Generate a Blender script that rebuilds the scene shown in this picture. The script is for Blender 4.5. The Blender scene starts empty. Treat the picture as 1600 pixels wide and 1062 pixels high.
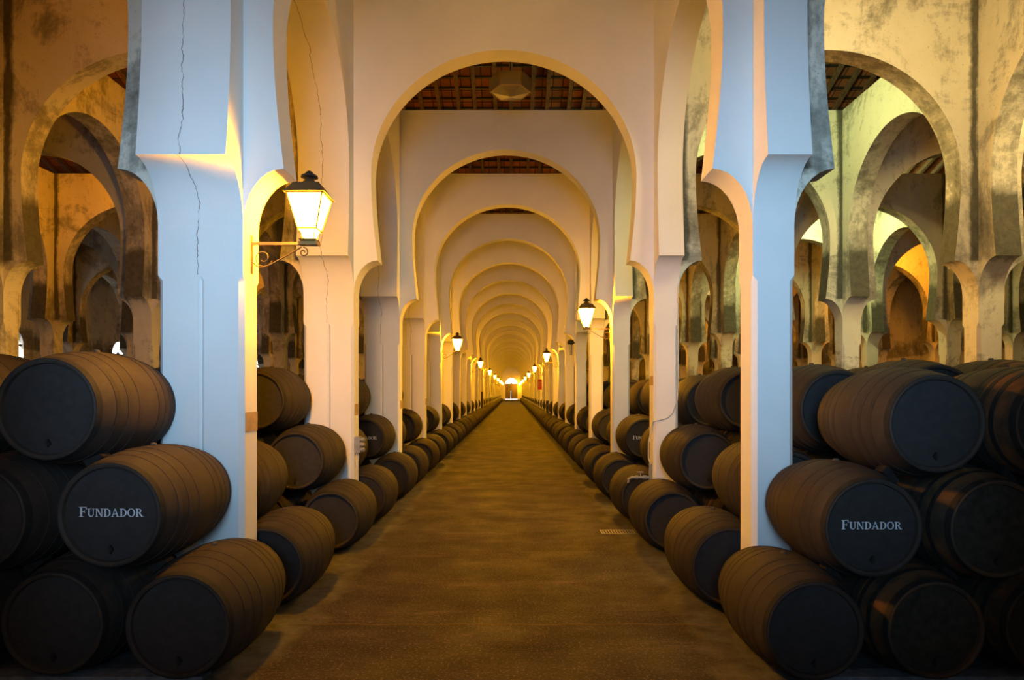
import bpy, bmesh, math, random
from mathutils import Vector, Matrix
random.seed(7)
S = bpy.context.scene
C = S.collection
PI = math.pi

# ---------------------------------------------------------------- camera, world, exposure
EYE = 2.29
F = 1046.0
cam_d = bpy.data.cameras.new('camera'); cam = bpy.data.objects.new('camera', cam_d); C.objects.link(cam)
cam_d.sensor_width = 36; cam_d.lens = F / 1600 * 36
cam_d.shift_y = (612 - 531) / 1600
cam_d.clip_end = 500; cam_d.clip_start = .05
cam.location = (0, 0, EYE); cam.rotation_euler = (PI / 2, 0, 0)
S.camera = cam
S.view_settings.view_transform = 'Standard'; S.view_settings.look = 'None'
S.view_settings.exposure = 0.0; S.view_settings.gamma = 1; S.view_settings.use_curve_mapping = False
try:
    S.cycles.use_denoising = True
    S.cycles.sample_clamp_indirect = 6
    S.cycles.max_bounces = 8; S.cycles.diffuse_bounces = 5
except Exception: pass
w = bpy.data.worlds.new('world'); S.world = w; w.use_nodes = True
w.node_tree.nodes['Background'].inputs[0].default_value = (.85, .92, 1, 1)
w.node_tree.nodes['Background'].inputs[1].default_value = .035

def light(name, kind, loc, power, color, rot=(0, 0, 0), size=1, size_y=None, spread=None):
    d = bpy.data.lights.new(name, kind); o = bpy.data.objects.new(name, d); C.objects.link(o)
    d.energy = power; d.color = color; o.location = loc; o.rotation_euler = rot
    if kind == 'AREA':
        d.shape = 'RECTANGLE'; d.size = size; d.size_y = size_y or size
        if spread: d.spread = spread
    else: d.shadow_soft_size = size
    return o
DAY = (.36, .66, 1.0); ORG = (1.0, .34, .015); YEL = (1.0, .74, .30); GRN = (.86, 1.0, .40)
# unseen area lights behind the camera, added for cool daylight on the front pillars
light('daylight_fill', 'AREA', (-.13, -1.6, 3.9), 8, DAY, (PI / 2, 0, 0), 3.6, 3.2)
light('daylight_fill_left', 'AREA', (-.9, -.6, 3.6), 56, DAY, (PI / 2, 0, math.radians(15)), 1.5, 3.0, spread=math.radians(54))
light('daylight_fill_right', 'AREA', (.4, -.6, 3.6), 54, DAY, (PI / 2, 0, math.radians(-16)), 1.5, 3.0, spread=math.radians(54))
light('bay_fill_central', 'POINT', (-.1, 8.6, 9.0), 42, (1.0, .68, .33), size=.25)  # unseen warm fill above the frame, added to brighten the second arch
# unseen fill lights added to brighten and tint the side aisles, without fixtures
light('bay_fill_right_front', 'AREA', (4.9, 7.2, 8.4), 115, YEL, (math.radians(62), 0, math.radians(-14)), 1.6, .8, spread=math.radians(130))
light('bay_fill_right_second', 'POINT', (5.2, 13.2, 8.2), 260, GRN, size=.25)
light('bay_fill_right_outer', 'POINT', (10.3, 9.0, 8.0), 700, YEL, size=.25)
light('bay_fill_right_outer_far', 'POINT', (10.6, 22.5, 8.0), 450, GRN, size=.25)
light('bay_fill_right_deep', 'POINT', (9.5, 36.2, 8.0), 300, YEL, size=.25)
light('bay_fill_right_orange', 'POINT', (16, 27.0, 7.8), 500, ORG, size=.25)
light('bay_fill_right_orange_far', 'POINT', (17, 45.2, 7.8), 500, ORG, size=.25)
light('bay_fill_left_front', 'POINT', (-5.6, 7.4, 8.4), 70, ORG, size=.25)
light('bay_fill_left_second', 'POINT', (-5.2, 13.2, 8.2), 85, ORG, size=.25)
light('bay_fill_left_outer', 'POINT', (-11.4, 17.6, 8.0), 150, ORG, size=.25)
light('bay_fill_left_deep', 'POINT', (-11.0, 31.2, 8.0), 160, ORG, size=.25)
light('bay_fill_left_deep_second', 'POINT', (-5.8, 40.2, 8.2), 120, ORG, size=.25)

# ---------------------------------------------------------------- materials
def mat(name):
    m = bpy.data.materials.new(name); m.use_nodes = True
    nt = m.node_tree; b = nt.nodes['Principled BSDF']
    return m, nt, b
def N(nt, t, **kw):
    n = nt.nodes.new(t)
    for k, v in kw.items(): setattr(n, k, v)
    return n
def L(nt, a, b): nt.links.new(a, b)
def noise(nt, vec, scale, detail=6, rough=.6, dist=0):
    n = N(nt, 'ShaderNodeTexNoise'); n.inputs['Scale'].default_value = scale
    n.inputs['Detail'].default_value = detail; n.inputs['Roughness'].default_value = rough
    n.inputs['Distortion'].default_value = dist
    if vec: L(nt, vec, n.inputs['Vector'])
    return n.outputs['Fac']
def ramp(nt, fac, stops):
    r = N(nt, 'ShaderNodeValToRGB'); e = r.color_ramp.elements
    while len(e) < len(stops): e.new(.5)
    for i, (p, c) in enumerate(stops):
        e[i].position = p; e[i].color = c if len(c) == 4 else (*c, 1)
    L(nt, fac, r.inputs[0]); return r.outputs[0]
def math_(nt, op, a, b=None, c=None):
    n = N(nt, 'ShaderNodeMath', operation=op)
    for i, v in enumerate((a, b, c)):
        if v is None: continue
        if isinstance(v, (int, float)): n.inputs[i].default_value = v
        else: L(nt, v, n.inputs[i])
    return n.outputs[0]
def mix(nt, fac, a, b, mode='MIX'):
    n = N(nt, 'ShaderNodeMix', data_type='RGBA', blend_type=mode)
    if isinstance(fac, (int, float)): n.inputs[0].default_value = fac
    else: L(nt, fac, n.inputs[0])
    for i, v in ((6, a), (7, b)):
        if isinstance(v, tuple): n.inputs[i].default_value = (*v[:3], 1)
        else: L(nt, v, n.inputs[i])
    return n.outputs[2]
def bump(nt, b, h, strength, dist=.01):
    n = N(nt, 'ShaderNodeBump'); n.inputs['Strength'].default_value = strength; n.inputs['Distance'].default_value = dist
    L(nt, h, n.inputs['Height']); L(nt, n.outputs[0], b.inputs['Normal'])
def coords(nt, scale=None, kind='Object'):
    t = N(nt, 'ShaderNodeTexCoord'); v = t.outputs[kind]
    if scale:
        m = N(nt, 'ShaderNodeMapping'); m.inputs['Scale'].default_value = scale; L(nt, v, m.inputs[0]); v = m.outputs[0]
    return v
def world_pos(nt, scale=None):
    v = N(nt, 'ShaderNodeNewGeometry').outputs['Position']
    if scale:
        m = N(nt, 'ShaderNodeMapping'); m.inputs['Scale'].default_value = scale; L(nt, v, m.inputs[0]); v = m.outputs[0]
    return v
def plain(name, col, rough=.7, metal=0, emit=None, strength=0, var=0.0, spec=.4):
    m, nt, b = mat(name); b.inputs['Specular IOR Level'].default_value = spec
    b.inputs['Base Color'].default_value = (*col, 1); b.inputs['Roughness'].default_value = rough; b.inputs['Metallic'].default_value = metal
    if var:
        f = noise(nt, coords(nt), 14)
        L(nt, ramp(nt, f, [(.3, tuple(c * (1 - var) for c in col)), (.7, tuple(min(1, c * (1 + var)) for c in col))]), b.inputs['Base Color'])
    if emit: b.inputs['Emission Color'].default_value = (*emit, 1); b.inputs['Emission Strength'].default_value = strength
    return m

def white_paint(name, crack):
    m, nt, b = mat(name)
    wp = world_pos(nt)
    base = ramp(nt, noise(nt, wp, .9, 5), [(.3, (.76, .745, .70)), (.7, (.83, .815, .775))])
    sp = ramp(nt, noise(nt, wp, 26, 3, .7), [(.20, (1, 1, 1)), (.25, (0, 0, 0))])
    col = mix(nt, math_(nt, 'MULTIPLY', sp, .35), base, (.35, .33, .28))
    if crack:
        oc = coords(nt); sx = N(nt, 'ShaderNodeSeparateXYZ'); L(nt, oc, sx.inputs[0])
        z = N(nt, 'ShaderNodeCombineXYZ'); L(nt, sx.outputs[2], z.inputs[2]); L(nt, sx.outputs[1], z.inputs[1])
        wig = math_(nt, 'MULTIPLY', math_(nt, 'SUBTRACT', noise(nt, z.outputs[0], 1.6, 6, .7), .5), .22)
        d = math_(nt, 'ABSOLUTE', math_(nt, 'ADD', math_(nt, 'ADD', sx.outputs[0], .02), wig))
        wid = math_(nt, 'MULTIPLY', noise(nt, z.outputs[0], 6, 5, .85), .017)
        line = math_(nt, 'LESS_THAN', d, math_(nt, 'SUBTRACT', wid, .0052))
        hi = math_(nt, 'GREATER_THAN', sx.outputs[2], 3.42)
        col = mix(nt, math_(nt, 'MULTIPLY', math_(nt, 'MULTIPLY', line, hi), .85), col, (.10, .085, .07))
    L(nt, col, b.inputs['Base Color']); b.inputs['Roughness'].default_value = .75
    bump(nt, b, noise(nt, wp, 5, 7, .65), .25, .02)
    return m
M_white = white_paint('white_paint', False)
M_wcrack = white_paint('white_paint_cracked', True)

def mouldy(name, bw=.42, streak=False):
    m, nt, b = mat(name)
    wp = world_pos(nt); sx = N(nt, 'ShaderNodeSeparateXYZ'); L(nt, wp, sx.inputs[0]); z = sx.outputs[2]
    base = ramp(nt, noise(nt, wp, .8, 6, .65), [(.3, (.66, .60, .46)), (.6, (.76, .71, .58)), (.8, (.80, .76, .66))])
    # stains gather just above the springing and on the foot of the shafts
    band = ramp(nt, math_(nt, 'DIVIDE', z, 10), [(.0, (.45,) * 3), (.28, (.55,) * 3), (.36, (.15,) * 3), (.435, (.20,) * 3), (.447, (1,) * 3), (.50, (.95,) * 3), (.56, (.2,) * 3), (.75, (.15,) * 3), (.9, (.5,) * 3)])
    n1 = noise(nt, wp, .75, 10, .74, .9)
    n1b = noise(nt, world_pos(nt, (3.0, 3.0, .5)), 1.6, 8, .7, .3)
    n2 = noise(nt, wp, 9, 8, .8)
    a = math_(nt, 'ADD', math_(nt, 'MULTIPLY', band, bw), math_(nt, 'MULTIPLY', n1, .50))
    a = math_(nt, 'ADD', a, math_(nt, 'MULTIPLY', math_(nt, 'ADD', n1b, n2), .22))
    if streak:
        so = N(nt, 'ShaderNodeSeparateXYZ'); L(nt, coords(nt), so.inputs[0])
        wob = math_(nt, 'MULTIPLY', math_(nt, 'SUBTRACT', noise(nt, world_pos(nt, (1, 1, .4)), 1.5, 5, .7), .5), .22)
        dd = math_(nt, 'ABSOLUTE', math_(nt, 'ADD', math_(nt, 'SUBTRACT', math_(nt, 'ABSOLUTE', so.outputs[0]), 2.40), wob))
        st = math_(nt, 'MULTIPLY', ramp(nt, dd, [(.008, (.9,) * 3), (.03, (.35,) * 3), (.11, (0, 0, 0))]), math_(nt, 'GREATER_THAN', z, 4.2))
        a = math_(nt, 'ADD', a, math_(nt, 'MULTIPLY', st, .45))
    f = ramp(nt, a, [(.50, (0, 0, 0)), (.56, (.55,) * 3), (.66, (1, 1, 1))])
    stain = ramp(nt, n2, [(.38, (.020, .019, .014)), (.72, (.11, .105, .07))])
    col = mix(nt, math_(nt, 'MULTIPLY', f, .92), base, stain)
    speck = ramp(nt, noise(nt, wp, 18, 5, .8), [(.33, (1, 1, 1)), (.38, (0, 0, 0))])
    col = mix(nt, math_(nt, 'MULTIPLY', speck, .6), col, (.14, .12, .09))
    L(nt, col, b.inputs['Base Color']); b.inputs['Roughness'].default_value = .9
    bump(nt, b, n1b, .3, .02)
    return m
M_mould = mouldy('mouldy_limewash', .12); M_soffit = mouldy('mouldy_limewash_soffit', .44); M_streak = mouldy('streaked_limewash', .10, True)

def floor_mat():
    m, nt, b = mat('worn_brown_asphalt')
    wp = world_pos(nt); wps = world_pos(nt, (.35, 1.3, 1))
    base = ramp(nt, noise(nt, wps, 1.5, 10, .84, .6), [(.30, (.008, .006, .009)), (.46, (.018, .0125, .019)), (.57, (.036, .024, .033)), (.72, (.12, .088, .10))])
    gr = noise(nt, wp, 38, 4, .85)
    col = mix(nt, ramp(nt, gr, [(.55, (0, 0, 0)), (.64, (.9,) * 3)]), base, (.20, .135, .14))
    g2 = noise(nt, wp, 22, 5, .8)
    col = mix(nt, ramp(nt, g2, [(.34, (.85,) * 3), (.47, (0, 0, 0))]), col, (.008, .007, .007))
    # cement edge along the barrels
    sx = N(nt, 'ShaderNodeSeparateXYZ'); L(nt, wp, sx.inputs[0])
    dx = math_(nt, 'ABSOLUTE', math_(nt, 'ADD', sx.outputs[0], .13))
    dx = math_(nt, 'ADD', dx, math_(nt, 'MULTIPLY', math_(nt, 'SUBTRACT', noise(nt, wp, 1.7, 6), .5), .9))
    edge = ramp(nt, math_(nt, 'DIVIDE', dx, 4), [(.44, (0, 0, 0)), (.50, (.85,) * 3)])
    grey = ramp(nt, noise(nt, wp, 4, 8, .75), [(.35, (.045, .043, .042)), (.62, (.13, .125, .118)), (.75, (.26, .25, .23))])
    col = mix(nt, edge, col, grey)
    L(nt, col, b.inputs['Base Color'])
    L(nt, ramp(nt, noise(nt, wp, 1.3, 5), [(.3, (.62,) * 3), (.7, (.9,) * 3)]), b.inputs['Roughness']); b.inputs['Specular IOR Level'].default_value = .22
    bump(nt, b, gr, .7, .008)
    return m
M_floor = floor_mat()

def stave_mat(name, c0, c1, c2, bands=False):
    m, nt, b = mat(name)
    oc = coords(nt); ri = N(nt, 'ShaderNodeObjectInfo').outputs['Random']
    v = N(nt, 'ShaderNodeVectorMath', operation='ADD'); L(nt, oc, v.inputs[0])
    cmb = N(nt, 'ShaderNodeCombineXYZ'); L(nt, math_(nt, 'MULTIPLY', ri, 37), cmb.inputs[0]); L(nt, math_(nt, 'MULTIPLY', ri, 11), cmb.inputs[2])
    L(nt, cmb.outputs[0], v.inputs[1]); vv = v.outputs[0]
    col = ramp(nt, noise(nt, vv, 2.2, 8, .7, .5), [(.3, c0), (.52, c1), (.75, c2)])
    sx = N(nt, 'ShaderNodeSeparateXYZ'); L(nt, oc, sx.inputs[0])
    ang = math_(nt, 'ARCTAN2', sx.outputs[0], sx.outputs[2])
    st = math_(nt, 'ABSOLUTE', math_(nt, 'SUBTRACT', math_(nt, 'FRACT', math_(nt, 'MULTIPLY', ang, 30 / (2 * PI))), .5))
    col = mix(nt, math_(nt, 'MULTIPLY', math_(nt, 'GREATER_THAN', st, .478), .22), col, tuple(x * .4 for x in c0))
    if bands:
        y = math_(nt, 'ABSOLUTE', math_(nt, 'SUBTRACT', sx.outputs[1], .65))
        bd = ramp(nt, y, [(.0, (0, 0, 0)), (.24, (0, 0, 0)), (.26, (1, 1, 1)), (.50, (1, 1, 1)), (.6, (.4,) * 3)])
        f = math_(nt, 'MULTIPLY', bd, ramp(nt, noise(nt, vv, 2.6, 4), [(.42, (.1,) * 3), (.58, (1, 1, 1))]))
        col = mix(nt, math_(nt, 'MULTIPLY', f, .8), col, (.15, .065, .024))
    L(nt, col, b.inputs['Base Color']); b.inputs['Roughness'].default_value = .72
    b.inputs['Specular IOR Level'].default_value = .12
    bump(nt, b, math_(nt, 'ADD', noise(nt, vv, 20, 6, .7), math_(nt, 'MULTIPLY', math_(nt, 'GREATER_THAN', st, .47), -.35)), .25, .006)
    return m
M_stave = stave_mat('dusty_black_staves', (.026, .020, .017), (.039, .031, .025), (.056, .045, .036))
M_staveb = stave_mat('worn_staves_with_bare_oak', (.020, .017, .014), (.032, .027, .021), (.055, .048, .032), True)
M_chime = plain('black_chime', (.019, .018, .017), .75, var=.2, spec=.12)
M_head = plain('black_painted_head', (.031, .029, .028), .8, var=.15, spec=.06)
M_headb = plain('worn_black_head', (.029, .025, .019), .8, var=.35, spec=.06)
M_hoop = stave_mat('painted_hoop', (.025, .020, .016), (.037, .029, .024), (.054, .043, .035))
M_hoopb = plain('dark_iron_hoop', (.018, .016, .014), .7, 0, var=.3, spec=.15)
M_letter = plain('pale_lettering', (.55, .60, .66), .6)
M_wedge = plain('dark_wedge_wood', (.016, .014, .013), .9, var=.3, spec=.1)
M_bung = plain('cork_bung', (.06, .045, .03), .9, var=.3)
M_iron = plain('bronze_brown_iron', (.12, .075, .03), .5, .4)
M_brass = plain('lantern_brass', (.30, .17, .05), .45, .5)
M_glass_lit = plain('glowing_lantern_glass', (.9, .8, .6), .4, emit=(1.0, .41, .006), strength=660)
M_sleeper = plain('grey_stone_sleeper', (.15, .155, .165), .9, var=.35)
M_tape = plain('tan_paper', (.45, .30, .14), .8, var=.2)
M_grey = plain('grey_metal_box', (.30, .29, .27), .5, .3, var=.2)
M_cable = plain('white_cable', (.62, .58, .52), .6)
M_red = plain('red_sign_board', (.65, .05, .02), .5)
M_dark = plain('dark_metal', (.03, .025, .02), .5, .2)
M_rafter = plain('weathered_rafter', (.17, .105, .06), .85, var=.35)
M_day = plain('daylight_glass', (.8, .9, 1), .3, emit=(.95, .97, 1), strength=5)
M_door = plain('old_wood_door', (.16, .12, .09), .7, var=.2)
M_shade = plain('smoked_glass', (.20, .17, .11), .25)

def tile_mat():
    m, nt, b = mat('terracotta_tiles')
    wp = world_pos(nt); sx = N(nt, 'ShaderNodeSeparateXYZ'); L(nt, wp, sx.inputs[0])
    n = N(nt, 'ShaderNodeTexBrick'); n.inputs['Scale'].default_value = 1
    n.inputs['Brick Width'].default_value = .25; n.inputs['Row Height'].default_value = .36; n.inputs['Mortar Size'].default_value = .012
    n.inputs['Color1'].default_value = (.42, .14, .05, 1); n.inputs['Color2'].default_value = (.20, .075, .035, 1); n.inputs['Mortar'].default_value = (.03, .015, .01, 1)
    n.offset = 0
    L(nt, wp, n.inputs['Vector'])
    L(nt, n.outputs['Color'], b.inputs['Base Color']); b.inputs['Roughness'].default_value = .9
    return m
M_tile = tile_mat()

# ---------------------------------------------------------------- helpers
def mk(name, bm, mats, parent=None, smooth=False, recalc=True):
    if recalc: bmesh.ops.recalc_face_normals(bm, faces=bm.faces)
    me = bpy.data.meshes.new(name); bm.to_mesh(me); bm.free()
    for m in (mats if isinstance(mats, (list, tuple)) else [mats]): me.materials.append(m)
    if smooth:
        for p in me.polygons: p.use_smooth = True
        if smooth != 'all': 
            try: me.set_sharp_from_angle(angle=math.radians(35))
            except Exception: pass
    o = bpy.data.objects.new(name, me); C.objects.link(o)
    if parent: o.parent = parent
    return o
def tag(o, label=None, cat=None, group=None, kind=None):
    if label: o['label'] = label
    if cat: o['category'] = cat
    if group: o['group'] = group
    if kind: o['kind'] = kind
    return o
def empty(name, loc, rz=0):
    o = bpy.data.objects.new(name, None); o.empty_display_size = .1; C.objects.link(o)
    o.location = loc; o.rotation_euler = (0, 0, rz); return o
def box(bm, x0, x1, y0, y1, z0, z1, mi=0):
    vs = [bm.verts.new(p) for p in ((x0, y0, z0), (x1, y0, z0), (x1, y1, z0), (x0, y1, z0), (x0, y0, z1), (x1, y0, z1), (x1, y1, z1), (x0, y1, z1))]
    for f in ((0, 1, 2, 3), (4, 5, 6, 7), (0, 1, 5, 4), (1, 2, 6, 5), (2, 3, 7, 6), (3, 0, 4, 7)):
        bm.faces.new([vs[i] for i in f]).material_index = mi
def lathe(bm, prof, axis='z', n=32, off=(0, 0, 0), cap=True):
    rings = []
    for r, h in prof:
        ring = []
        for i in range(n):
            a = 2 * PI * i / n; c, s = math.cos(a) * r, math.sin(a) * r
            p = (c, s, h) if axis == 'z' else ((c, h, s) if axis == 'y' else (h, c, s))
            ring.append(bm.verts.new(Vector(p) + Vector(off)))
        rings.append(ring)
    for a, b in zip(rings, rings[1:]):
        for i in range(n): bm.faces.new((a[i], a[(i + 1) % n], b[(i + 1) % n], b[i]))
    if cap:
        bm.faces.new(rings[0]); bm.faces.new(rings[-1])
def tube(bm, pts, r, n=8):
    pts = [Vector(p) for p in pts]; rings = []
    for i, p in enumerate(pts):
        d = (pts[min(i + 1, len(pts) - 1)] - pts[max(i - 1, 0)]).normalized()
        u = d.cross(Vector((0, 0, 1)) if abs(d.z) < .9 else Vector((0, 1, 0))).normalized(); v = d.cross(u)
        rings.append([bm.verts.new(p + (u * math.cos(2 * PI * k / n) + v * math.sin(2 * PI * k / n)) * r) for k in range(n)])
    for a, b in zip(rings, rings[1:]):
        for i in range(n): bm.faces.new((a[i], a[(i + 1) % n], b[(i + 1) % n], b[i]))
    bm.faces.new(rings[0]); bm.faces.new(rings[-1])
def copy_tree(o, parent=None):
    c = o.copy(); C.objects.link(c)
    if parent: c.parent = parent
    for ch in list(o.children): copy_tree(ch, c)
    return c
ORD = ['zeroth', 'first', 'second', 'third', 'fourth', 'fifth', 'sixth', 'seventh', 'eighth', 'ninth', 'tenth', 'eleventh', 'twelfth', 'thirteenth', 'fourteenth', 'fifteenth', 'sixteenth', 'seventeenth', 'eighteenth', 'nineteenth', 'twentieth']
def ordw(n):
    if n <= 20: return ORD[n]
    t, u = divmod(n, 10); T = {2: 'twenty', 3: 'thirty', 4: 'forty'}[t]
    return (T + '-' + ORD[u]) if u else {3: 'thirtieth', 4: 'fortieth'}[t]

# ---------------------------------------------------------------- the grid of arcades
P = 4.5; Y0 = 6.45; TH = .39; NP = 35
def yk(k): return Y0 + P * (k - 1)
ZC = 4.44; ZB = 3.90; ZS = 5.85; ZT = 8.79; PR = .39; ZCH = 3.41
# rows of pillars: name -> (x_left, x_right)
ROWS = {-4: (-19.40, -18.98), -3: (-14.07, -13.65), -2: (-8.74, -8.32), -1: (-3.41, -2.59), 1: (2.32, 2.72), 2: (7.63, 8.05), 3: (12.96, 13.38), 4: (18.29, 18.71)}
RLIST = sorted(ROWS)
def ncount(r): return NP if abs(r) == 1 else (18 if abs(r) == 2 else 13)

def corbel(bm, axis, sgn, edge, t0, t1, mi):
    """cavetto block growing from a shaft face at `edge` outward by PR; t0,t1 = the other axis"""
    n = 8; prof = []
    for i in range(n + 1):
        a = PI / 2 * i / n                      # i=0 on the shaft at ZB ; i=n at the cusp ZC
        prof.append((PR * (1 - math.cos(a)), ZB + (ZC - ZB) * math.sin(a)))
    def P3(u, t, z): return (edge + sgn * u, t, z) if axis == 'x' else (t, edge + sgn * u, z)
    A = [bm.verts.new(P3(u, t0, z)) for u, z in prof]; B = [bm.verts.new(P3(u, t1, z)) for u, z in prof]
    A0 = [bm.verts.new(P3(0, t0, z)) for u, z in prof[1:]]; B0 = [bm.verts.new(P3(0, t1, z)) for u, z in prof[1:]]
    fs = []
    for i in range(n):
        fs.append(bm.faces.new((A[i], B[i], B[i + 1], A[i + 1])))
        if i == 0:
            fs.append(bm.faces.new((A[0], A[1], A0[0]))); fs.append(bm.faces.new((B[0], B[1], B0[0])))
        else:
            fs.append(bm.faces.new((A[i], A[i + 1], A0[i], A0[i - 1]))); fs.append(bm.faces.new((B[i], B[i + 1], B0[i], B0[i - 1])))
    fs.append(bm.faces.new((A[-1], B[-1], B0[-1], A0[-1])))
    for f in fs: f.material_index = mi
def pillar_bm(w, mi_l, mi_r, mi_c):
    bm = bmesh.new(); hx, hy = w / 2, TH / 2; c = .045
    def section(c, g, z):
        pts = [(-hx + c, -hy)]
        if w > .6: pts += [(-g, -hy), (0, -hy + g), (g, -hy)]
        pts += [(hx - c, -hy), (hx, -hy + c), (hx, hy - c), (hx - c, hy)]
        if w > .6: pts += [(g, hy), (0, hy - g), (-g, hy)]
        pts += [(-hx + c, hy), (-hx, hy - c), (-hx, -hy + c)]
        return [bm.verts.new((x, y, z)) for x, y in pts]
    s0 = section(c, .03, 0); s1 = section(c, .03, ZCH - .05); s2 = section(.0015, .001, ZCH)
    n = len(s0)
    for a, b in ((s0, s1), (s1, s2)):
        for i in range(n): bm.faces.new((a[i], a[(i + 1) % n], b[(i + 1) % n], b[i])).material_index = mi_c
    bm.faces.new(s0).material_index = mi_c; bm.faces.new(s2).material_index = mi_c
    box(bm, -hx, hx, -hy, hy, ZCH, ZT, mi_c)
    corbel(bm, 'x', -1, -hx, -hy, hy, mi_l); corbel(bm, 'x', 1, hx, -hy, hy, mi_r)
    corbel(bm, 'y', -1, -hy, -hx, hx, mi_c); corbel(bm, 'y', 1, hy, -hx, hx, mi_c)
    return bm
def arch_bm(axis, W, crown, widest, th, mi_f, mi_b, mi_s):
    """horseshoe arch wall, opening half-width W between shaft faces; centred on origin; z world"""
    cus = W - PR; bm = bmesh.new()
    lo = []
    nl = 8
    for i in range(nl + 1):
        t = i / nl; lo.append((cus + (widest - cus) * math.sin(PI / 2 * t), ZC + (ZS - ZC) * t))
    up = []; nu = 28
    for i in range(1, nu + 1):
        a = PI / 2 * i / nu; up.append((widest * math.cos(a), ZS + (crown - ZS) * math.sin(a)))
    def V(u, t, z): return bm.verts.new((u, t, z) if axis == 'x' else (t, u, z))
    h = th / 2; cols = []
    for sgn in (-1, 1):
        pts = [(p, (W, p[1])) for p in lo]
        side = [(p, (W, p[1])) for p in lo]
        top = [(lo[-1], (widest, ZT))] + [(p, (p[0], ZT)) for p in up]
        for t, mi in ((-h, mi_f), (h, mi_b)):
            a = [(V(sgn * p[0], t, p[1]), V(sgn * q[0], t, q[1])) for p, q in side]
            for i in range(nl): bm.faces.new((a[i][0], a[i + 1][0], a[i + 1][1], a[i][1])).material_index = mi
            b = [(V(sgn * p[0], t, p[1]), V(sgn * q[0], t, q[1])) for p, q in top]
            for i in range(nu): bm.faces.new((b[i][0], b[i + 1][0], b[i + 1][1], b[i][1])).material_index = mi
            bm.faces.new((a[-1][0], a[-1][1], V(sgn * W, t, ZT), b[0][1])).material_index = mi
        full = lo + up
        A = [V(sgn * p[0], -h, p[1]) for p in full]; B = [V(sgn * p[0], h, p[1]) for p in full]
        for i in range(len(full) - 1): bm.faces.new((A[i], A[i + 1], B[i + 1], B[i])).material_index = mi_s
        bm.faces.new((V(sgn * cus, -h, ZC), V(sgn * W, -h, ZC), V(sgn * W, h, ZC), V(sgn * cus, h, ZC))).material_index = mi_s
        bm.faces.new((V(sgn * W, -h, ZC), V(sgn * W, -h, ZT), V(sgn * W, h, ZT), V(sgn * W, h, ZC))).material_index = mi_s
    bm.faces.new((V(-W, -h, ZT), V(W, -h, ZT), V(W, h, ZT), V(-W, h, ZT))).material_index = mi_s
    bmesh.ops.remove_doubles(bm, verts=bm.verts, dist=.0005)
    return bm

MW = [M_white, M_mould, M_soffit, M_streak]; MWC = [M_wcrack, M_mould, M_soffit, M_streak]
proto = {}
def first_or_copy(key, maker):
    if key not in proto: proto[key] = maker(); return proto[key]
    c = proto[key].copy(); C.objects.link(c); return c
def nth(k, total=None): return ordw(k)
SIDE = {-1: 'left', 1: 'right'}
def pillar_label(r, k):
    s = SIDE[1 if r > 0 else -1]; a = abs(r)
    if a == 1:
        if k == 0: return 'white painted pillar beside the camera position on the %s of the central aisle' % s
        if k == 1: return 'nearest tall %s pillar on the %s edge of the central aisle, lit cool white' % ('double width' if r < 0 else 'slim', s)
        return '%s square pillar, %s from the front on the %s edge of the central aisle' % ('cream' if k < 5 else 'amber lit', nth(k), s)
    return 'mould stained pillar in the %s row out on the %s, %s from the front' % (nth(a), s, nth(k))
for r in RLIST:
    x0, x1 = ROWS[r]; wd = x1 - x0; s = 'left' if r < 0 else 'right'
    for k in range(0, ncount(r) + 1):
        if r == -1: key, mi, ms = 'pl', (1, 0, 0), MWC
        elif r == 1: key, mi, ms = 'pr', (0, 1, 0), MW
        else: key, mi, ms = 'ps', (1, 1, 1), MW
        o = first_or_copy(key, lambda: mk('pillar', pillar_bm(wd, *mi), ms, smooth=True))
        o.location = ((x0 + x1) / 2, yk(k) + TH / 2, 0)
        tag(o, pillar_label(r, k), 'pillar', 'pillars of the central aisle' if abs(r) == 1 else 'stained pillars of the side aisles')
# arches across the aisles (faces toward the camera)
for a, b in zip(RLIST, RLIST[1:]):
    xa, xb = ROWS[a][1], ROWS[b][0]; W = (xb - xa) / 2; cx = (xa + xb) / 2
    central = (a == -1)
    n = NP if central else min(18 if (a == 1 or b == -1) else 13, 18)
    for k in range(0, n + 1):
        key = 'tc' if central else 'ts%.3f' % W
        mi = (0, 0, 0) if central else (3, 3, 2)
        o = first_or_copy(key, lambda: mk('horseshoe_arch', arch_bm('x', W, 7.88, W - .285, TH, *mi), MW, smooth=True))
        o.location = (cx, yk(k) + TH / 2, 0)
        if central: lab = '%s horseshoe arch across the central aisle, %s from the front' % ('cream' if k < 4 else 'golden lit', nth(k)) if k else 'white horseshoe arch over the camera position'
        else:
            rr = (-b if b < 0 else a); lab = 'stained horseshoe arch across the %s side aisle on the %s, %s from front' % (nth(rr), 'left' if b < 0 else 'right', nth(k) if k else 'foremost')
        tag(o, lab, 'arch', 'arches across the central aisle' if central else 'arches across the side aisles')
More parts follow.
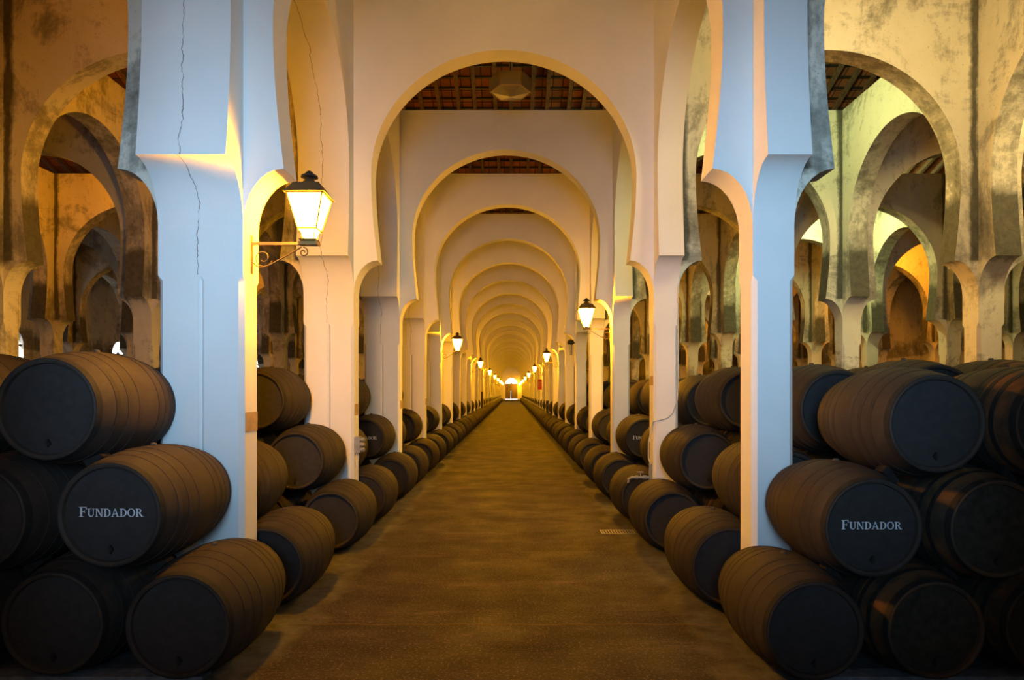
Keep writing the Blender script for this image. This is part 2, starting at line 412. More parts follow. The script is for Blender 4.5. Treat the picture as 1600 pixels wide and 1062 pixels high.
# arches along the rows
HL = (P - TH) / 2
for r in RLIST:
    x0, x1 = ROWS[r]
    for k in range(0, ncount(r)):
        if r == -1: key, mi, ms = 'll', (1, 0, 0), MWC
        elif r == 1: key, mi, ms = 'lr', (0, 1, 0), MW
        else: key, mi, ms = 'ls', (1, 1, 2), MW
        # arch_bm 'y': t axis is x ; front face index = -x side
        o = first_or_copy(key, lambda: mk('horseshoe_arch', arch_bm('y', HL, 7.75, HL - .285, x1 - x0, *mi), ms, smooth=True))
        o.location = ((x0 + x1) / 2, yk(k) + TH + HL, 0)
        s = 'left' if r < 0 else 'right'
        if abs(r) == 1: lab = 'white narrow arch along the %s edge of the central aisle, behind the %s pillar' % (s, nth(k) if k else 'unseen front')
        else: lab = 'stained narrow arch along the %s row out on the %s, behind its %s pillar' % (nth(abs(r)), s, nth(k) if k else 'foremost')
        tag(o, lab, 'arch', 'arches along the central aisle' if abs(r) == 1 else 'arches along the side rows')

# ---------------------------------------------------------------- setting
YE = yk(NP) + 2.0
XL, XR = -24.3, 23.9
bm = bmesh.new(); box(bm, XL, XR, -6, YE + .4, -.1, 0); tag(mk('floor', bm, M_floor), kind='structure')
# end wall with door and fanlight opening
DZ0, DZ1, DW = .45, 4.15, 1.45
bm = bmesh.new()
cx0 = -.135
box(bm, XL, cx0 - DW, YE, YE + .4, 0, 10.5); box(bm, cx0 + DW, XR, YE, YE + .4, 0, 10.5)
box(bm, cx0 - DW, cx0 + DW, YE, YE + .4, 0, DZ0)
n = 16
for sgn in (-1, 1):
    for i in range(n):
        a0, a1 = PI / 2 * i / n, PI / 2 * (i + 1) / n
        xa_, za = DW * math.cos(a0), DZ1 + DW * math.sin(a0); xb_, zb = DW * math.cos(a1), DZ1 + DW * math.sin(a1)
        for y in (YE, YE + .4):
            bm.faces.new([bm.verts.new(p) for p in ((cx0 + sgn * xa_, y, za), (cx0 + sgn * xb_, y, zb), (cx0 + sgn * xb_, y, 10.5), (cx0 + sgn * xa_, y, 10.5))])
        bm.faces.new([bm.verts.new(p) for p in ((cx0 + sgn * xa_, YE, za), (cx0 + sgn * xb_, YE, zb), (cx0 + sgn * xb_, YE + .4, zb), (cx0 + sgn * xa_, YE + .4, za))])
tag(mk('wall_back', bm, M_white), kind='structure')
bm = bmesh.new()
for i in range(n * 2):
    a0, a1 = PI * i / n / 2, PI * (i + 1) / n / 2
    bm.faces.new([bm.verts.new(p) for p in ((cx0, YE + .2, DZ1 + .12), (cx0 + DW * math.cos(a0), YE + .2, DZ1 + .12 + DW * math.sin(a0)), (cx0 + DW * math.cos(a1), YE + .2, DZ1 + .12 + DW * math.sin(a1)))])
wn = tag(mk('window_1', bm, M_day), kind='structure')
bm = bmesh.new()
for k in range(1, 6):
    a = PI * k / 6; tube(bm, [(cx0, YE + .17, DZ1 + .1), (cx0 + DW * math.cos(a), YE + .17, DZ1 + .1 + DW * math.sin(a))], .03, 6)
box(bm, cx0 - DW, cx0 + DW, YE + .1, YE + .24, DZ1, DZ1 + .14); mk('window_frame', bm, M_door, wn)
bm = bmesh.new(); box(bm, cx0 - DW, cx0 - .14, YE + .12, YE + .2, DZ0 + .12, DZ1); box(bm, cx0 - .1, cx0 + DW, YE + .12, YE + .2, DZ0 + .12, DZ1); box(bm, cx0 - .2, cx0 - .1, YE + .12, YE + .2, DZ0 + 2.2, DZ1)
dr = tag(mk('door_1', bm, M_door), kind='structure')
bm = bmesh.new(); box(bm, cx0 - DW, cx0 + DW, YE + .25, YE + .3, DZ0, DZ1); mk('door_gap', bm, M_day, dr)
bm = bmesh.new(); box(bm, cx0 - 2.6, cx0 + 2.6, YE - 3.2, YE, 0, .22); box(bm, cx0 - 2.2, cx0 + 2.2, YE - 2.6, YE, .22, .45)
tag(mk('platform', bm, M_sleeper), 'low stepped platform in front of the far end door', 'step')

def side_wall(name, X, sgn, wins, m):
    bm = bmesh.new(); ys = -6
    t0, t1 = (X - .3, X) if sgn < 0 else (X, X + .3)
    for yc in wins:
        box(bm, t0, t1, ys, yc - .8, 0, 10.5)
        box(bm, t0, t1, yc - .8, yc + .8, 0, 1.6)
        nn = 10
        for s2 in (-1, 1):
            for i in range(nn):
                a0, a1 = PI / 2 * i / nn, PI / 2 * (i + 1) / nn
                q = [(yc + s2 * .8 * math.cos(a0), 4.6 + .8 * math.sin(a0)), (yc + s2 * .8 * math.cos(a1), 4.6 + .8 * math.sin(a1))]
                for x in (t0, t1): bm.faces.new([bm.verts.new(p) for p in ((x, q[0][0], q[0][1]), (x, q[1][0], q[1][1]), (x, q[1][0], 10.5), (x, q[0][0], 10.5))])
        ys = yc + .8
    box(bm, t0, t1, ys, YE, 0, 10.5)
    tag(mk(name, bm, m), kind='structure')
LW = [14.5, 23.5, 32.5, 41.5, 50.5, 63.9, 74.5]
side_wall('wall_left', XL, -1, LW, M_mould)
side_wall('wall_right', XR, 1, [], M_mould)
for i, yc in enumerate(LW):
    bm = bmesh.new()
    box(bm, XL - .22, XL - .2, yc - .8, yc + .8, 1.6, 4.6)
    v = [bm.verts.new((XL - .2, yc + .8 * math.cos(PI * q / 16), 4.6 + .8 * math.sin(PI * q / 16))) for q in range(17)]; bm.faces.new(v)
    wo = tag(mk('window_%d' % (i + 2), bm, M_day), kind='structure')
    bm = bmesh.new()
    for q in range(1, 5): tube(bm, [(XL - .12, yc - .8 + .32 * q, 1.6), (XL - .12, yc - .8 + .32 * q, 4.6)], .02, 6)
    for q in range(1, 6):
        a = PI * q / 6; tube(bm, [(XL - .12, yc, 4.6), (XL - .12, yc + .8 * math.cos(a), 4.6 + .8 * math.sin(a))], .02, 6)
    box(bm, XL - .15, XL - .1, yc - .8, yc + .8, 4.55, 4.65)
    mk('window_grille', bm, M_dark, wo)
# roof: a zigzag of tiled slopes with ridges over the cross walls
ZR = EYE + 7.78; MS = .36; ZV = ZR - MS * P / 2
bm = bmesh.new()
ys = []
for k in range(-1, NP + 2):
    ys += [(yk(k) + TH / 2, ZR), (yk(k) + TH / 2 + P / 2, ZV)]
ys = [q for q in ys if q[0] < YE + 1.5]
for (ya, za), (yb, zb) in zip(ys, ys[1:]):
    for dz in (0, .06):
        bm.faces.new([bm.verts.new(p) for p in ((XL - .4, ya, za + dz), (XR + .4, ya, za + dz), (XR + .4, yb, zb + dz), (XL - .4, yb, zb + dz))])
ceil = tag(mk('ceiling', bm, M_tile), kind='structure')
sl = math.hypot(P / 2, MS * P / 2); an = math.atan(MS)
def rafter_box(bm, x, k, sgn, w=.045, h=.14):
    ya = yk(k) + TH / 2; v = []
    for (y, z) in ((ya, ZR), (ya + sgn * P / 2, ZV)):
        for dx in (-w, w):
            for dz in (-h, -.005): v.append(bm.verts.new((x + dx, y, z + dz)))
    for f in ((0, 1, 3, 2), (4, 5, 7, 6), (0, 1, 5, 4), (2, 3, 7, 6), (0, 2, 6, 4), (1, 3, 7, 5)): bm.faces.new([v[i] for i in f])
for k in (3, 4, 5):
    for sgn in (1, -1):
        for i in range(12):
            bm = bmesh.new(); rafter_box(bm, -2.75 + .46 * i + .05 * math.sin(i * 3), k, sgn); mk('rafter', bm, M_rafter, ceil)
bm = bmesh.new()
for k in range(0, 14):
    for sgn in (1, -1):
        x = XL + .3
        while x < XR:
            if not (k in (3, 4, 5) and -2.95 < x < 2.6): rafter_box(bm, x, k, sgn)
            x += .46
tag(mk('rafters', bm, M_rafter, ceil), kind='stuff')
bm = bmesh.new()
for k in range(1, 12):
    for sgn in (1, -1):
        for q in range(7):
            t = (q + .5) / 7; y = yk(k) + TH / 2 + sgn * P / 2 * t; z = ZR + (ZV - ZR) * t
            box(bm, -9, 9, y - .03, y + .03, z - .05, z - .008)
tag(mk('battens', bm, M_dark, ceil), kind='stuff')
# expansion joint of the floor
bm = bmesh.new(); tube(bm, [(-2.3 + .15 * i, 6.6 + .012 * math.sin(i * 1.7) + .008 * math.sin(i * .6), -.003) for i in range(31)], .005, 6); tag(mk('trim_1', bm, plain('joint_filler', (.22, .13, .06), .8)), kind='structure')

# ---------------------------------------------------------------- lettering
def glyph(ch):
    q = []   # list of polygons
    def R(x0, x1, y0, y1): q.append([(x0, y0), (x1, y0), (x1, y1), (x0, y1)])
    def ring(cx, cy, rx, ry, ix, iy, a0, a1, n=20, icx=None):
        icx = cx if icx is None else icx
        for i in range(n):
            t0 = a0 + (a1 - a0) * i / n; t1 = a0 + (a1 - a0) * (i + 1) / n
            q.append([(cx + rx * math.cos(t0), cy + ry * math.sin(t0)), (cx + rx * math.cos(t1), cy + ry * math.sin(t1)), (icx + ix * math.cos(t1), cy + iy * math.sin(t1)), (icx + ix * math.cos(t0), cy + iy * math.sin(t0))])
    s = .055
    if ch == 'F':
        R(.12, .29, 0, 1); R(.02, .40, 0, s); R(.02, .72, 1 - s, 1); q.append([(.66, .74), (.72, .74), (.72, 1), (.62, 1)]); R(.29, .52, .48, .54); R(.50, .55, .38, .64); return q, .76
    if ch == 'U':
        R(.12, .29, .32, 1); R(.02, .39, 1 - s, 1); R(.68, .76, .32, 1); R(.58, .86, 1 - s, 1); ring(.44, .32, .32, .33, .195, .24, PI, 2 * PI, icx=.485); return q, .90
    if ch == 'N':
        R(.12, .20, 0, 1); R(.02, .32, 0, s); R(.02, .26, 1 - s, 1); q.append([(.10, 1), (.30, 1), (.82, 0), (.70, 0)]); R(.74, .82, 0, 1); R(.64, .92, 1 - s, 1); return q, .95
    if ch == 'D':
        R(.12, .29, 0, 1); R(.02, .3, 0, s); R(.02, .3, 1 - s, 1); ring(.36, .5, .46, .5, .28, .435, -PI / 2, PI / 2); R(.28, .37, 0, .065); R(.28, .37, .935, 1); return q, .86
    if ch == 'A':
        q.append([(.10, 0), (.17, 0), (.46, .86), (.42, 1)]); q.append([(.42, 1), (.50, 1), (.86, 0), (.68, 0)]); R(.25, .66, .30, .36); R(.0, .28, 0, s); R(.58, .95, 0, s); return q, .96
    if ch == 'O':
        ring(.47, .5, .44, .52, .27, .455, 0, 2 * PI, 36); return q, .94
    if ch == 'R':
        R(.12, .29, 0, 1); R(.02, .40, 0, s); R(.02, .3, 1 - s, 1); ring(.36, .74, .33, .26, .17, .195, -PI / 2, PI / 2); R(.28, .37, .935, 1); R(.28, .37, .48, .545)
        q.append([(.36, .5), (.52, .5), (.86, 0), (.66, 0)]); R(.66, .94, 0, s); return q, .93
def lettering_bm(word, width, h):
    polys = []; x = 0
    for i, ch in enumerate(word):
        sc = 1.22 if i == 0 else 1.0
        g, adv = glyph(ch)
        polys += [[(x + px * sc, py * sc) for px, py in p] for p in g]
        x += adv * sc + .02
    k = width / x; bm = bmesh.new()
    for j, p in enumerate(polys):
        vs = [bm.verts.new(((px * k - width / 2), -.0015 - .00002 * (j % 7), (py * k * (h / (k)) - h / 2))) for px, py in p]
        f = bm.faces.new(vs)
        if f.calc_area() < 1e-9: bm.faces.remove(f)
    g = bmesh.ops.extrude_face_region(bm, geom=bm.faces[:]) 
    bmesh.ops.translate(bm, verts=[v for v in g['geom'] if isinstance(v, bmesh.types.BMVert)], vec=(0, .0015, 0))
    return bm
letter_me = mk('brand_lettering', lettering_bm('FUNDADOR', .50, .062), M_letter)
letter_data = letter_me.data; bpy.data.objects.remove(letter_me)

# ---------------------------------------------------------------- barrels (axis +y, origin under the middle of the front chime at belly bottom)
BL = 1.30; BR = .485; BE = .395; BI = .352
def brad(y):
    t = 2 * y / BL - 1
    return BE + (BR - BE) * (1 - abs(t) ** 2.1)
def make_barrel(kind, parts=True):
    ms, mc, mh, mo = (M_stave, M_chime, M_head, M_hoop) if kind == 0 else (M_staveb, M_hoopb, M_headb, M_hoopb)
    root = empty('barrel', (0, 0, 0))
    bm = bmesh.new(); prof = [(BI + .004, .05), (BI + .012, .012), (BE - .012, 0), (BE, .006)]
    for i in range(1, 24): y = .006 + (BL - .012) * i / 24; prof.append((brad(y), y))
    prof += [(BE, BL - .006), (BE - .012, BL), (BI + .012, BL - .012), (BI + .004, BL - .05)]
    lathe(bm, prof, 'y', 56, cap=False); mk('staves', bm, ms, root, smooth=True)
    for y0, y1, hw in ((.008, BL, .055), (.20, 0, .045), (.33, 0, .045), (.47, 0, .045), (.78, 0, .045), (.91, 0, .045), (1.04, 0, .045), (BL - .066, 0, .055)):
        bm = bmesh.new(); pr = []
        for i in range(4): yy = y0 + hw * i / 3; pr.append((brad(yy) + .0032, yy))
        lathe(bm, [(pr[0][0] - .006, pr[0][1] - .001)] + pr + [(pr[-1][0] - .006, pr[-1][1] + .001)], 'y', 56, cap=False)
        mk('hoop', bm, mc if y0 < .05 else mo, root, smooth=True)
    for y in (.042, BL - .042):
        bm = bmesh.new(); lathe(bm, [(BI + .006, y), (BI + .006, y + (.02 if y < 1 else -.02))], 'y', 56)
        hd = mk('barrel_head', bm, mh, root)
    bm = bmesh.new(); lathe(bm, [(.026, BR - .012), (.026, BR + .012), (.020, BR + .02)], 'z', 12, off=(0, BL / 2, 0)); mk('bung', bm, M_bung, root)
    bm = bmesh.new(); lathe(bm, [(.020, .018), (.020, .042)], 'y', 14, off=(0, 0, -.27)); box(bm, -.008, .008, .012, .03, -.30, -.235); mk('tap_plug', bm, M_hoopb, root)
    return root
def simple_barrel_bm(bm, off, n=20):
    prof = [(BI, .04), (BE, 0), (brad(.3), .3), (BR, BL / 2), (brad(1.0), 1.0), (BE, BL)]
    lathe(bm, prof, 'y', n, off=off)
barrel_proto = {}
def barrel(x, y, z, label, kind=0, sc=1.0, rz=0, letters=False, group='sherry barrels beside the aisle', ry=None):
    if kind not in barrel_proto: barrel_proto[kind] = make_barrel(kind); o = barrel_proto[kind]
    else: o = copy_tree_b(barrel_proto[kind])
    o.location = (x, y, z); o.scale = (sc,) * 3
    o.rotation_euler = (0, 0 if letters else 0, rz)
    tag(o, label, 'barrel', group)
    if letters:
        t = bpy.data.objects.new('brand_lettering', letter_data); C.objects.link(t); t.parent = o; t.location = (0, .0415, .012)
        tag(t, 'pale serif lettering reading FUNDADOR')
    return o
def copy_tree_b(root):
    c = root.copy(); C.objects.link(c)
    for ch in root.children:
        if ch.name.startswith('brand'): continue
        d = ch.copy(); C.objects.link(d); d.parent = c
    return c
def wedge(xb, zb, y, sgn, R, label):
    """wedge on the shoulder of the lower barrel, sgn=+1: on its +x shoulder"""
    a = math.radians(52)
    bm = bmesh.new()
    v = [bm.verts.new(p) for p in ((-.075, -.06, 0), (.075, -.06, 0), (.075, .06, 0), (-.075, .06, 0), (-.075, -.06, .075), (.075, -.06, .03), (.075, .06, .03), (-.075, .06, .075))]
    for f in ((0, 1, 2, 3), (4, 5, 6, 7), (0, 1, 5, 4), (1, 2, 6, 5), (2, 3, 7, 6), (3, 0, 4, 7)): bm.faces.new([v[i] for i in f])
    o = mk('wooden_wedge', bm, M_wedge)
    o.location = (xb + sgn * math.cos(a) * R, y, zb + math.sin(a) * R)
    o.rotation_euler = (0, sgn * (PI / 2 - a) , 0)
    tag(o, label, 'wedge', 'wooden wedges between the barrels')

TZ = 0.835
# front group left (head planes at y = 5.13)
YA = 5.13
def side_of(s): return 'left' if s < 0 else 'right'
LA = [
    (-2.569, .485, 5.13, 0, False, 'bottom row barrel nearest the aisle in the front left stack, plain black head'),
    (-3.58, .485, 5.20, 0, False, 'second bottom barrel in the front left stack, under the lettered one, in shade'),
    (-4.58, .485, 5.20, 0, False, 'third bottom barrel in the front left stack, at the frame edge'),
    (-3.095, 1.345, 5.13, 0, True, 'front left barrel with pale FUNDADOR lettering on its black head'),
    (-4.13, 1.32, 5.13, 0, False, 'dark middle row barrel cut by the left frame edge below the top one'),
    (-3.66, 2.155, 5.25, 0, False, 'topmost barrel of the front left stack, lit brown by lamps'),
    (-4.72, 2.155, 5.35, 0, False, 'top row barrel at the far left edge behind the topmost one'),
    (-5.16, 1.32, 5.2, 0, False, 'middle row barrel of the front left stack beyond the frame edge'),
]
for x, z, y, kd, le, lab in LA: barrel(x, y, z, lab, kd, letters=le, ry=0)
SR = .94
RA = [
    (2.325, .456, 5.12, 0, False, 'bottom row barrel nearest the aisle in the front right stack, plain black head'),
    (3.265, .456, 5.14, 1, False, 'worn bottom barrel with bare oak bands under the right lettered one'),
    (4.215, .456, 5.2, 1, False, 'worn bottom barrel cut by the right frame edge'),
    (2.783, 1.245, 5.14, 0, True, 'front right barrel with pale FUNDADOR lettering on its black head'),
    (3.745, 1.235, 5.14, 1, False, 'worn middle row barrel with oak bands right of the lettered barrel'),
    (3.285, 2.045, 5.16, 0, False, 'topmost big barrel of the front right stack with a tap hole'),
    (4.245, 2.045, 5.14, 1, False, 'greenish top row barrel cut by the right frame edge'),
    (4.70, 1.235, 5.2, 1, False, 'worn middle row barrel just beyond the right frame edge'),
]
for x, z, y, kd, le, lab in RA: barrel(x, y, z, lab, kd, sc=SR, letters=le, ry=0)
for (xb, zb, nm) in ((-2.569, .485, 'at the foot of the lettered barrel'), (-3.58, .485, 'under the dark middle row barrel'), (-3.095, 1.345, 'under the topmost barrel')):
    wedge(xb, zb, 5.50, -1, .473, 'small dark wooden wedge %s in the front left stack' % nm)
for (xb, zb, nm) in ((2.325, .456, 'at the foot of the lettered barrel'), (3.265, .456, 'under the worn middle row barrel'), (2.783, 1.245, 'under the topmost barrel'), (3.745, 1.235, 'near the frame edge')):
    wedge(xb, zb, 5.48, 1, .444, 'small dark wooden wedge %s in the front right stack' % nm)
for s, xs0, xs1 in ((-1, -6.4, -2.45), (1, 2.35, 5.8)):
    bm = bmesh.new(); box(bm, xs0, xs1, 5.30, 5.46, 0, .035)
    o = mk('stone_sleeper', bm, M_sleeper); tag(o, 'flat grey stone strip under the front %s barrels' % side_of(s), 'sleeper')

# rows behind: pairs at each pillar
def xs(s, tier, j):
    base = -2.555 if s < 0 else 2.262
    return base + s * (.5 * tier + 1.0 * j)
rows = []
for k in range(1, NP):
    if 1 < k < NP: rows.append((k, 'front', yk(k) - 1.55))
    if k < NP - 1: rows.append((k, 'back', yk(k) + TH + .05))
TIERN = ['bottom', 'middle', 'top']
indiv = []; far = []
def row_shift(w_, tier, j):
    if w_ == 'front': return .05 * (tier == 2)
    return {0: 0 if j == 0 else .14, 1: .07 if j == 0 else .14, 2: .105 if j == 0 else .14}[tier]
def row_z(w_, tier, j):
    if w_ == 'front': return .485 + (0, .835, 1.69)[tier]
    return .485 + (0, .79 if j == 0 else .835, 1.625 if j == 0 else 1.68)[tier]
for k, w_, y in rows:
    for s in (-1, 1):
        for tier in range(3):
            if k <= 2: nj = 5 - tier + (1 if tier else 0)
            elif k <= 5: nj = 3 - (tier == 0)
            elif k <= 10: nj = 2 if tier else 1
            else: nj = 1
            if k > 22 and tier == 2: nj = 0
            for j in range(nj):
                x = xs(s, tier, j) + s * row_shift(w_, tier, j)
                rank = k + j * 1.5 + (0 if tier < 2 else 1)
                (indiv if True else far).append((rank, k, w_, y, s, tier, j, x))
indiv.sort(key=lambda q: q[0])
keep, rest = indiv[:276], indiv[276:]
farproto = None
for rank, k, w_, y, s, tier, j, x in keep:
    z = row_z(w_, tier, j); yy = y + random.uniform(-.04, .04)
    pos = 'just behind' if w_ == 'back' else 'just before'
    edge = 'nearest the aisle' if j == 0 else '%s in from the aisle' % nth(j)
    lab = '%s row barrel %s the %s %s pillar, %s' % (TIERN[tier], pos, nth(k), side_of(s), edge)
    let = (k == 3 and w_ == 'front' and tier == 1 and j == 0)
    if let: lab = '%s barrel with FUNDADOR lettering partly hidden by the second pillar' % side_of(s)
    if k <= 9:
        barrel(x, yy, z, lab, 1 if (s > 0 and j > 0 and (j + k) % 2) else 0, letters=let, sc=1.0 if True else 1)
    else:
        if farproto is None:
            bm = bmesh.new(); simple_barrel_bm(bm, (0, 0, 0), 28); farproto = mk('barrel', bm, M_stave, smooth=True); o = farproto
        else: o = farproto.copy(); C.objects.link(o)
        o.location = (x, yy, z); tag(o, lab, 'barrel', 'sherry barrels beside the aisle')
if rest:
    bm = bmesh.new()
    for rank, k, w_, y, s, tier, j, x in rest: simple_barrel_bm(bm, (x, y, row_z(w_, tier, j)), 12)
    o = mk('barrels', bm, M_stave, smooth=True); tag(o, 'long rows of tiny distant barrels toward the far door', 'barrels', kind='stuff')

# ---------------------------------------------------------------- lanterns on wall brackets (arm along +x from the wall at origin)
def frust(bm, w0, z0, w1, z1, cx=0):
    a = [bm.verts.new((cx + sx * w0 / 2, sy * w0 / 2, z0)) for sx, sy in ((-1, -1), (1, -1), (1, 1), (-1, 1))]
    b = [bm.verts.new((cx + sx * w1 / 2, sy * w1 / 2, z1)) for sx, sy in ((-1, -1), (1, -1), (1, 1), (-1, 1))]
    for i in range(4): bm.faces.new((a[i], a[(i + 1) % 4], b[(i + 1) % 4], b[i]))
    bm.faces.new(a); bm.faces.new(b)
def make_lantern():
    root = empty('wall_lantern', (0, 0, 0)); LX = .58
    bm = bmesh.new(); box(bm, 0, .012, -.02, .02, -.30, .08); mk('wall_plate', bm, M_iron, root)
    bm = bmesh.new(); box(bm, 0, LX + .06, -.014, .014, -.014, .014); box(bm, LX - .10, LX + .09, -.05, .05, -.016, .018); mk('arm', bm, M_brass, root)
    bm = bmesh.new()
    pts = []
    for i in range(22):   # lower scroll at the wall
        a = -PI * .1 - 2.6 * PI * (1 - i / 21) ; r = .03 + .065 * (i / 21); pts.append((.12 + r * math.cos(a), 0, -.14 + r * math.sin(a)))
    tube(bm, pts, .006, 6)
    tube(bm, [(.02, 0, -.19), (.06, 0, -.225), (.11, 0, -.235), (.18, 0, -.215), (.36, 0, -.115), (.50, 0, -.035)], .007, 6)
    pts = [(.50 + .02 + (.05 - .04 * i / 16) * math.sin(2.6 * PI * i / 16), 0, -.085 + (.05 - .04 * i / 16) * math.cos(2.6 * PI * i / 16)) for i in range(17)]
    tube(bm, pts, .006, 6); mk('scroll', bm, M_iron, root, smooth=True)
    bm = bmesh.new(); frust(bm, .15, .02, .17, .035, LX)
    for sx in (-1, 1):
        for sy in (-1, 1): tube(bm, [(LX + sx * .055, sy * .055, .02), (LX + sx * .07, sy * .07, .13)], .006, 6)
    mk('base_cup', bm, M_brass, root)
    bm = bmesh.new(); frust(bm, .175, .145, .335, .455, LX); frust(bm, .10, .055, .165, .138, LX); mk('glass', bm, M_glass_lit, root)
    bm = bmesh.new()
    for sx in (-1, 1):
        for sy in (-1, 1): tube(bm, [(LX + sx * .092, sy * .092, .135), (LX + sx * .172, sy * .172, .46)], .009, 6)
    for z, h in ((.135, .094), (.462, .178)):
        for a, b in (((-1, -1), (1, -1)), ((1, -1), (1, 1)), ((1, 1), (-1, 1)), ((-1, 1), (-1, -1))):
            tube(bm, [(LX + a[0] * h, a[1] * h, z), (LX + b[0] * h, b[1] * h, z)], .009, 6)
    mk('frame', bm, M_brass, root)
    bm = bmesh.new(); frust(bm, .40, .468, .38, .485, LX); frust(bm, .37, .485, .25, .575, LX)
    lathe(bm, [(.10, .575), (.075, .60), (.045, .63), (.035, .645)], 'z', 20, off=(LX, 0, 0)); mk('lantern_roof', bm, M_iron, root)
    bm = bmesh.new(); lathe(bm, [(.035, .64), (.085, .655), (.08, .672), (.045, .69), (.03, .71), (.012, .722)], 'z', 20, off=(LX, 0, 0)); mk('finial', bm, M_dark, root, smooth=True)
    return root
lan = None
for k in range(1, NP + 1):
    s = {1: -1, 3: 1}.get(k % 4)
    if not s: continue
    if lan is None: o = lan = make_lantern()
    else: o = copy_tree(lan)
    x = ROWS[-1][1] if s < 0 else ROWS[1][0]
    o.location = (x, yk(k) + TH * .5, 3.76); o.rotation_euler = (0, 0, 0 if s < 0 else PI)
    tag(o, ('glowing amber lantern on a scrolled bracket, on the nearest left pillar' if k == 1 else 'glowing amber lantern bracketed from the %s pillar on the %s' % (nth(k), side_of(s))), 'lantern', 'lit wall lanterns along the aisle')

# ---------------------------------------------------------------- small fittings
# hexagonal ceiling lamp
hl = empty('ceiling_lamp', (-.03, 13.2, 8.25))
bm = bmesh.new(); lathe(bm, [(.02, -.14), (.40, -.06), (.43, .20), (.05, .30)], 'z', 6); mk('lamp_shade', bm, M_shade, hl)
bm = bmesh.new()
for i in range(6):
    a, b = 2 * PI * i / 6, 2 * PI * (i + 1) / 6
    tube(bm, [(.40 * math.cos(a), .40 * math.sin(a), -.06), (.43 * math.cos(a), .43 * math.sin(a), .20)], .012, 6)
    tube(bm, [(.40 * math.cos(a), .40 * math.sin(a), -.06), (.40 * math.cos(b), .40 * math.sin(b), -.06)], .012, 6)
mk('frame', bm, M_brass, hl)
bm = bmesh.new(); tube(bm, [(0, 0, .28), (0, 0, ZV + MS * (P / 2 - abs(13.2 - (yk(3) + TH / 2))) - 8.25 + .02)], .012, 6); mk('rod', bm, M_dark, hl)
tag(hl, 'unlit hexagonal glass lamp hanging under the tiled roof behind the second arch', 'ceiling lamp')

# tan paper notices on the inner faces of the left pillars
for k in (1, 2, 3, 4):
    bm = bmesh.new(); y = yk(k) + .03; x = ROWS[-1][1] + .002
    box(bm, x - .001, x + .003, y + .02, y + .32, 1.90, 2.09); box(bm, x + .003, x + .006, y + .05, y + .10, 1.96, 2.03); box(bm, x + .003, x + .006, y + .2, y + .25, 1.96, 2.03)
    o = mk('paper_notice', bm, M_tape); tag(o, 'small tan paper notice stuck on the %s left pillar' % nth(k), 'notice', 'tan notices on the left pillars')
bm = bmesh.new(); box(bm, 2.314, 2.319, yk(2) + .05, yk(2) + .3, 2.4, 2.55)
tag(mk('paper_notice', bm, M_tape), 'small tan paper notice stuck on the second right pillar', 'notice')
# socket cluster on the second left pillar
sb = empty('socket_box', (ROWS[-1][1], yk(2) + .12, 1.42))
bm = bmesh.new(); box(bm, 0, .09, -.09, .09, -.13, .13); mk('housing', bm, M_grey, sb)
for i in range(3):
    bm = bmesh.new(); lathe(bm, [(.034, 0), (.038, .06), (.026, .075)], 'x', 14, off=(.085, -.02, .085 - .085 * i)); mk('socket', bm, M_grey, sb, smooth=True)
bm = bmesh.new(); tube(bm, [(.04, 0, -.13), (.045, .0, -.22), (.03, 0, -.32), (.028, 0, -.9), (.028, 0, -1.41)], .016, 8); mk('conduit', bm, M_cable, sb, smooth=True)
tag(sb, 'grey power socket box with pale conduit on the second left pillar', 'socket box')
# tap and cable on the second right pillar
tp = empty('water_tap', (ROWS[1][0], yk(2) + .1, .88))
bm = bmesh.new(); tube(bm, [(-.035, 0, -.15), (-.035, 0, .22)], .028, 10); mk('riser', bm, M_grey, tp, smooth=True)
bm = bmesh.new(); tube(bm, [(-.035, 0, 0), (-.34, 0, 0), (-.40, 0, -.03), (-.40, 0, -.09)], .022, 10); lathe(bm, [(.035, -.03), (.035, .03)], 'x', 12, off=(-.13, 0, 0)); lathe(bm, [(.033, -.02), (.033, .02)], 'x', 12, off=(-.26, 0, 0)); mk('spout', bm, M_grey, tp, smooth=True)
bm = bmesh.new(); tube(bm, [(-.20, 0, .02), (-.20, 0, .08)], .009, 8); tube(bm, [(-.25, 0, .085), (-.15, 0, .085)], .012, 8); mk('handle', bm, M_grey, tp)
tag(tp, 'grey metal water tap low on the second right pillar above the barrels', 'tap')
bm = bmesh.new()
X1 = ROWS[1][1] - .03; yf = yk(2) - .010
pts = [(X1 + .02, yf, 4.3), (X1 + .02, yf, 3.3), (X1 + .03, yf, 2.5), (X1 + .01, yf, 2.15), (X1 - .06, yf, 1.95), (X1 - .16, yf, 1.86), (X1 - .28, yf, 1.83), (2.33, yf, 1.82), (2.305, yf + .02, 1.80), (2.30, yf + .07, 1.72), (2.25, yf + .10, 1.45), (2.25, yf + .11, 1.2), (2.285, yf + .11, 1.10)]
tube(bm, pts, .010, 8); tag(mk('cable', bm, M_cable, smooth=True), 'pale cable curving down the front of the second right pillar to the tap', 'cable')
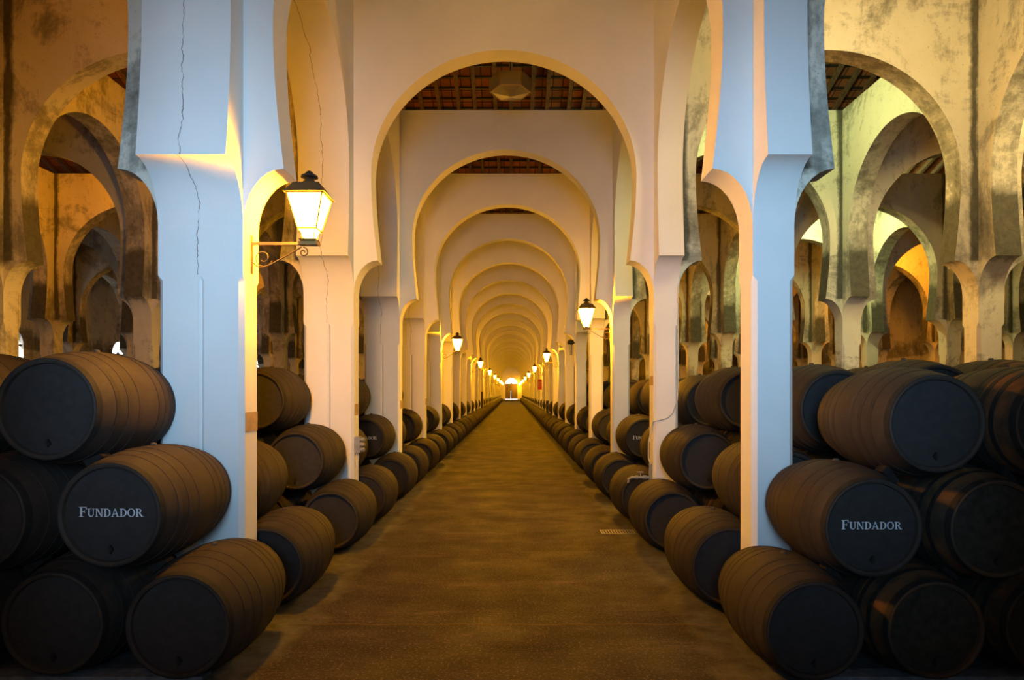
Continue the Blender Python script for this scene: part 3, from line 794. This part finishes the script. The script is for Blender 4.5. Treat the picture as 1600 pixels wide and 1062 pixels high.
# unlit spotlight on the fifth right pillar
sp = empty('wall_spotlight', (ROWS[1][0], yk(5) + .1, 3.95))
bm = bmesh.new(); lathe(bm, [(.02, -.02), (.10, .0), (.13, .07), (.10, .15), (.03, .19)], 'z', 18, off=(-.17, 0, .08)); tube(bm, [(0, 0, .12), (-.12, 0, .14)], .02, 8); mk('lamp_cap', bm, M_dark, sp, smooth=True)
bm = bmesh.new(); lathe(bm, [(.06, -.34), (.065, .06)], 'z', 14, off=(-.17, 0, .02)); mk('glass_tube', bm, M_grey, sp, smooth=True)
tag(sp, 'unlit dark capped lamp with glass tube on the fifth right pillar', 'lamp')
# signs and cabinets far down
bm = bmesh.new(); y = yk(11); box(bm, 1.98, 2.30, y - .03, y, 2.45, 3.25)
sg = mk('wall_sign', bm, M_red); tag(sg, 'small red notice board facing the aisle at the eleventh right pillar', 'sign')
bm = bmesh.new(); box(bm, 2.02, 2.26, y - .035, y - .03, 3.0, 3.05); box(bm, 2.02, 2.26, y - .035, y - .03, 2.86, 2.9); box(bm, 2.02, 2.2, y - .035, y - .03, 2.7, 2.74); mk('marking', bm, M_tape, sg)
for nm, x0, x1, k, z0, z1, lab in (('wall_cabinet', -2.59, -2.44, 12, .9, 2.3, 'tall narrow dark cabinet on the twelfth left pillar'), ('wall_cabinet', 2.17, 2.32, 9, .95, 1.75, 'small brown cabinet on the ninth right pillar')):
    bm = bmesh.new(); box(bm, x0, x1, yk(k) + .03, yk(k) + .36, z0, z1); cb = mk(nm, bm, M_dark); tag(cb, lab, 'cabinet')
    bm = bmesh.new(); xi = x1 if x0 < 0 else x0; box(bm, xi - .006, xi + .006, yk(k) + .06, yk(k) + .33, z0 + .04, z1 - .04); mk('cabinet_door', bm, M_door, cb)
# drain grate
bm = bmesh.new(); box(bm, 1.45, 2.0, 10.80, 10.82, .0, .006); box(bm, 1.45, 2.0, 11.08, 11.10, 0, .006); box(bm, 1.45, 1.47, 10.8, 11.1, 0, .006); box(bm, 1.98, 2.0, 10.8, 11.1, 0, .006)
for i in range(11): box(bm, 1.49 + .045 * i, 1.505 + .045 * i, 10.82, 11.08, 0, .005)
tag(mk('drain_grate', bm, M_grey), 'dull metal drain grate in the floor by the right barrels', 'drain')
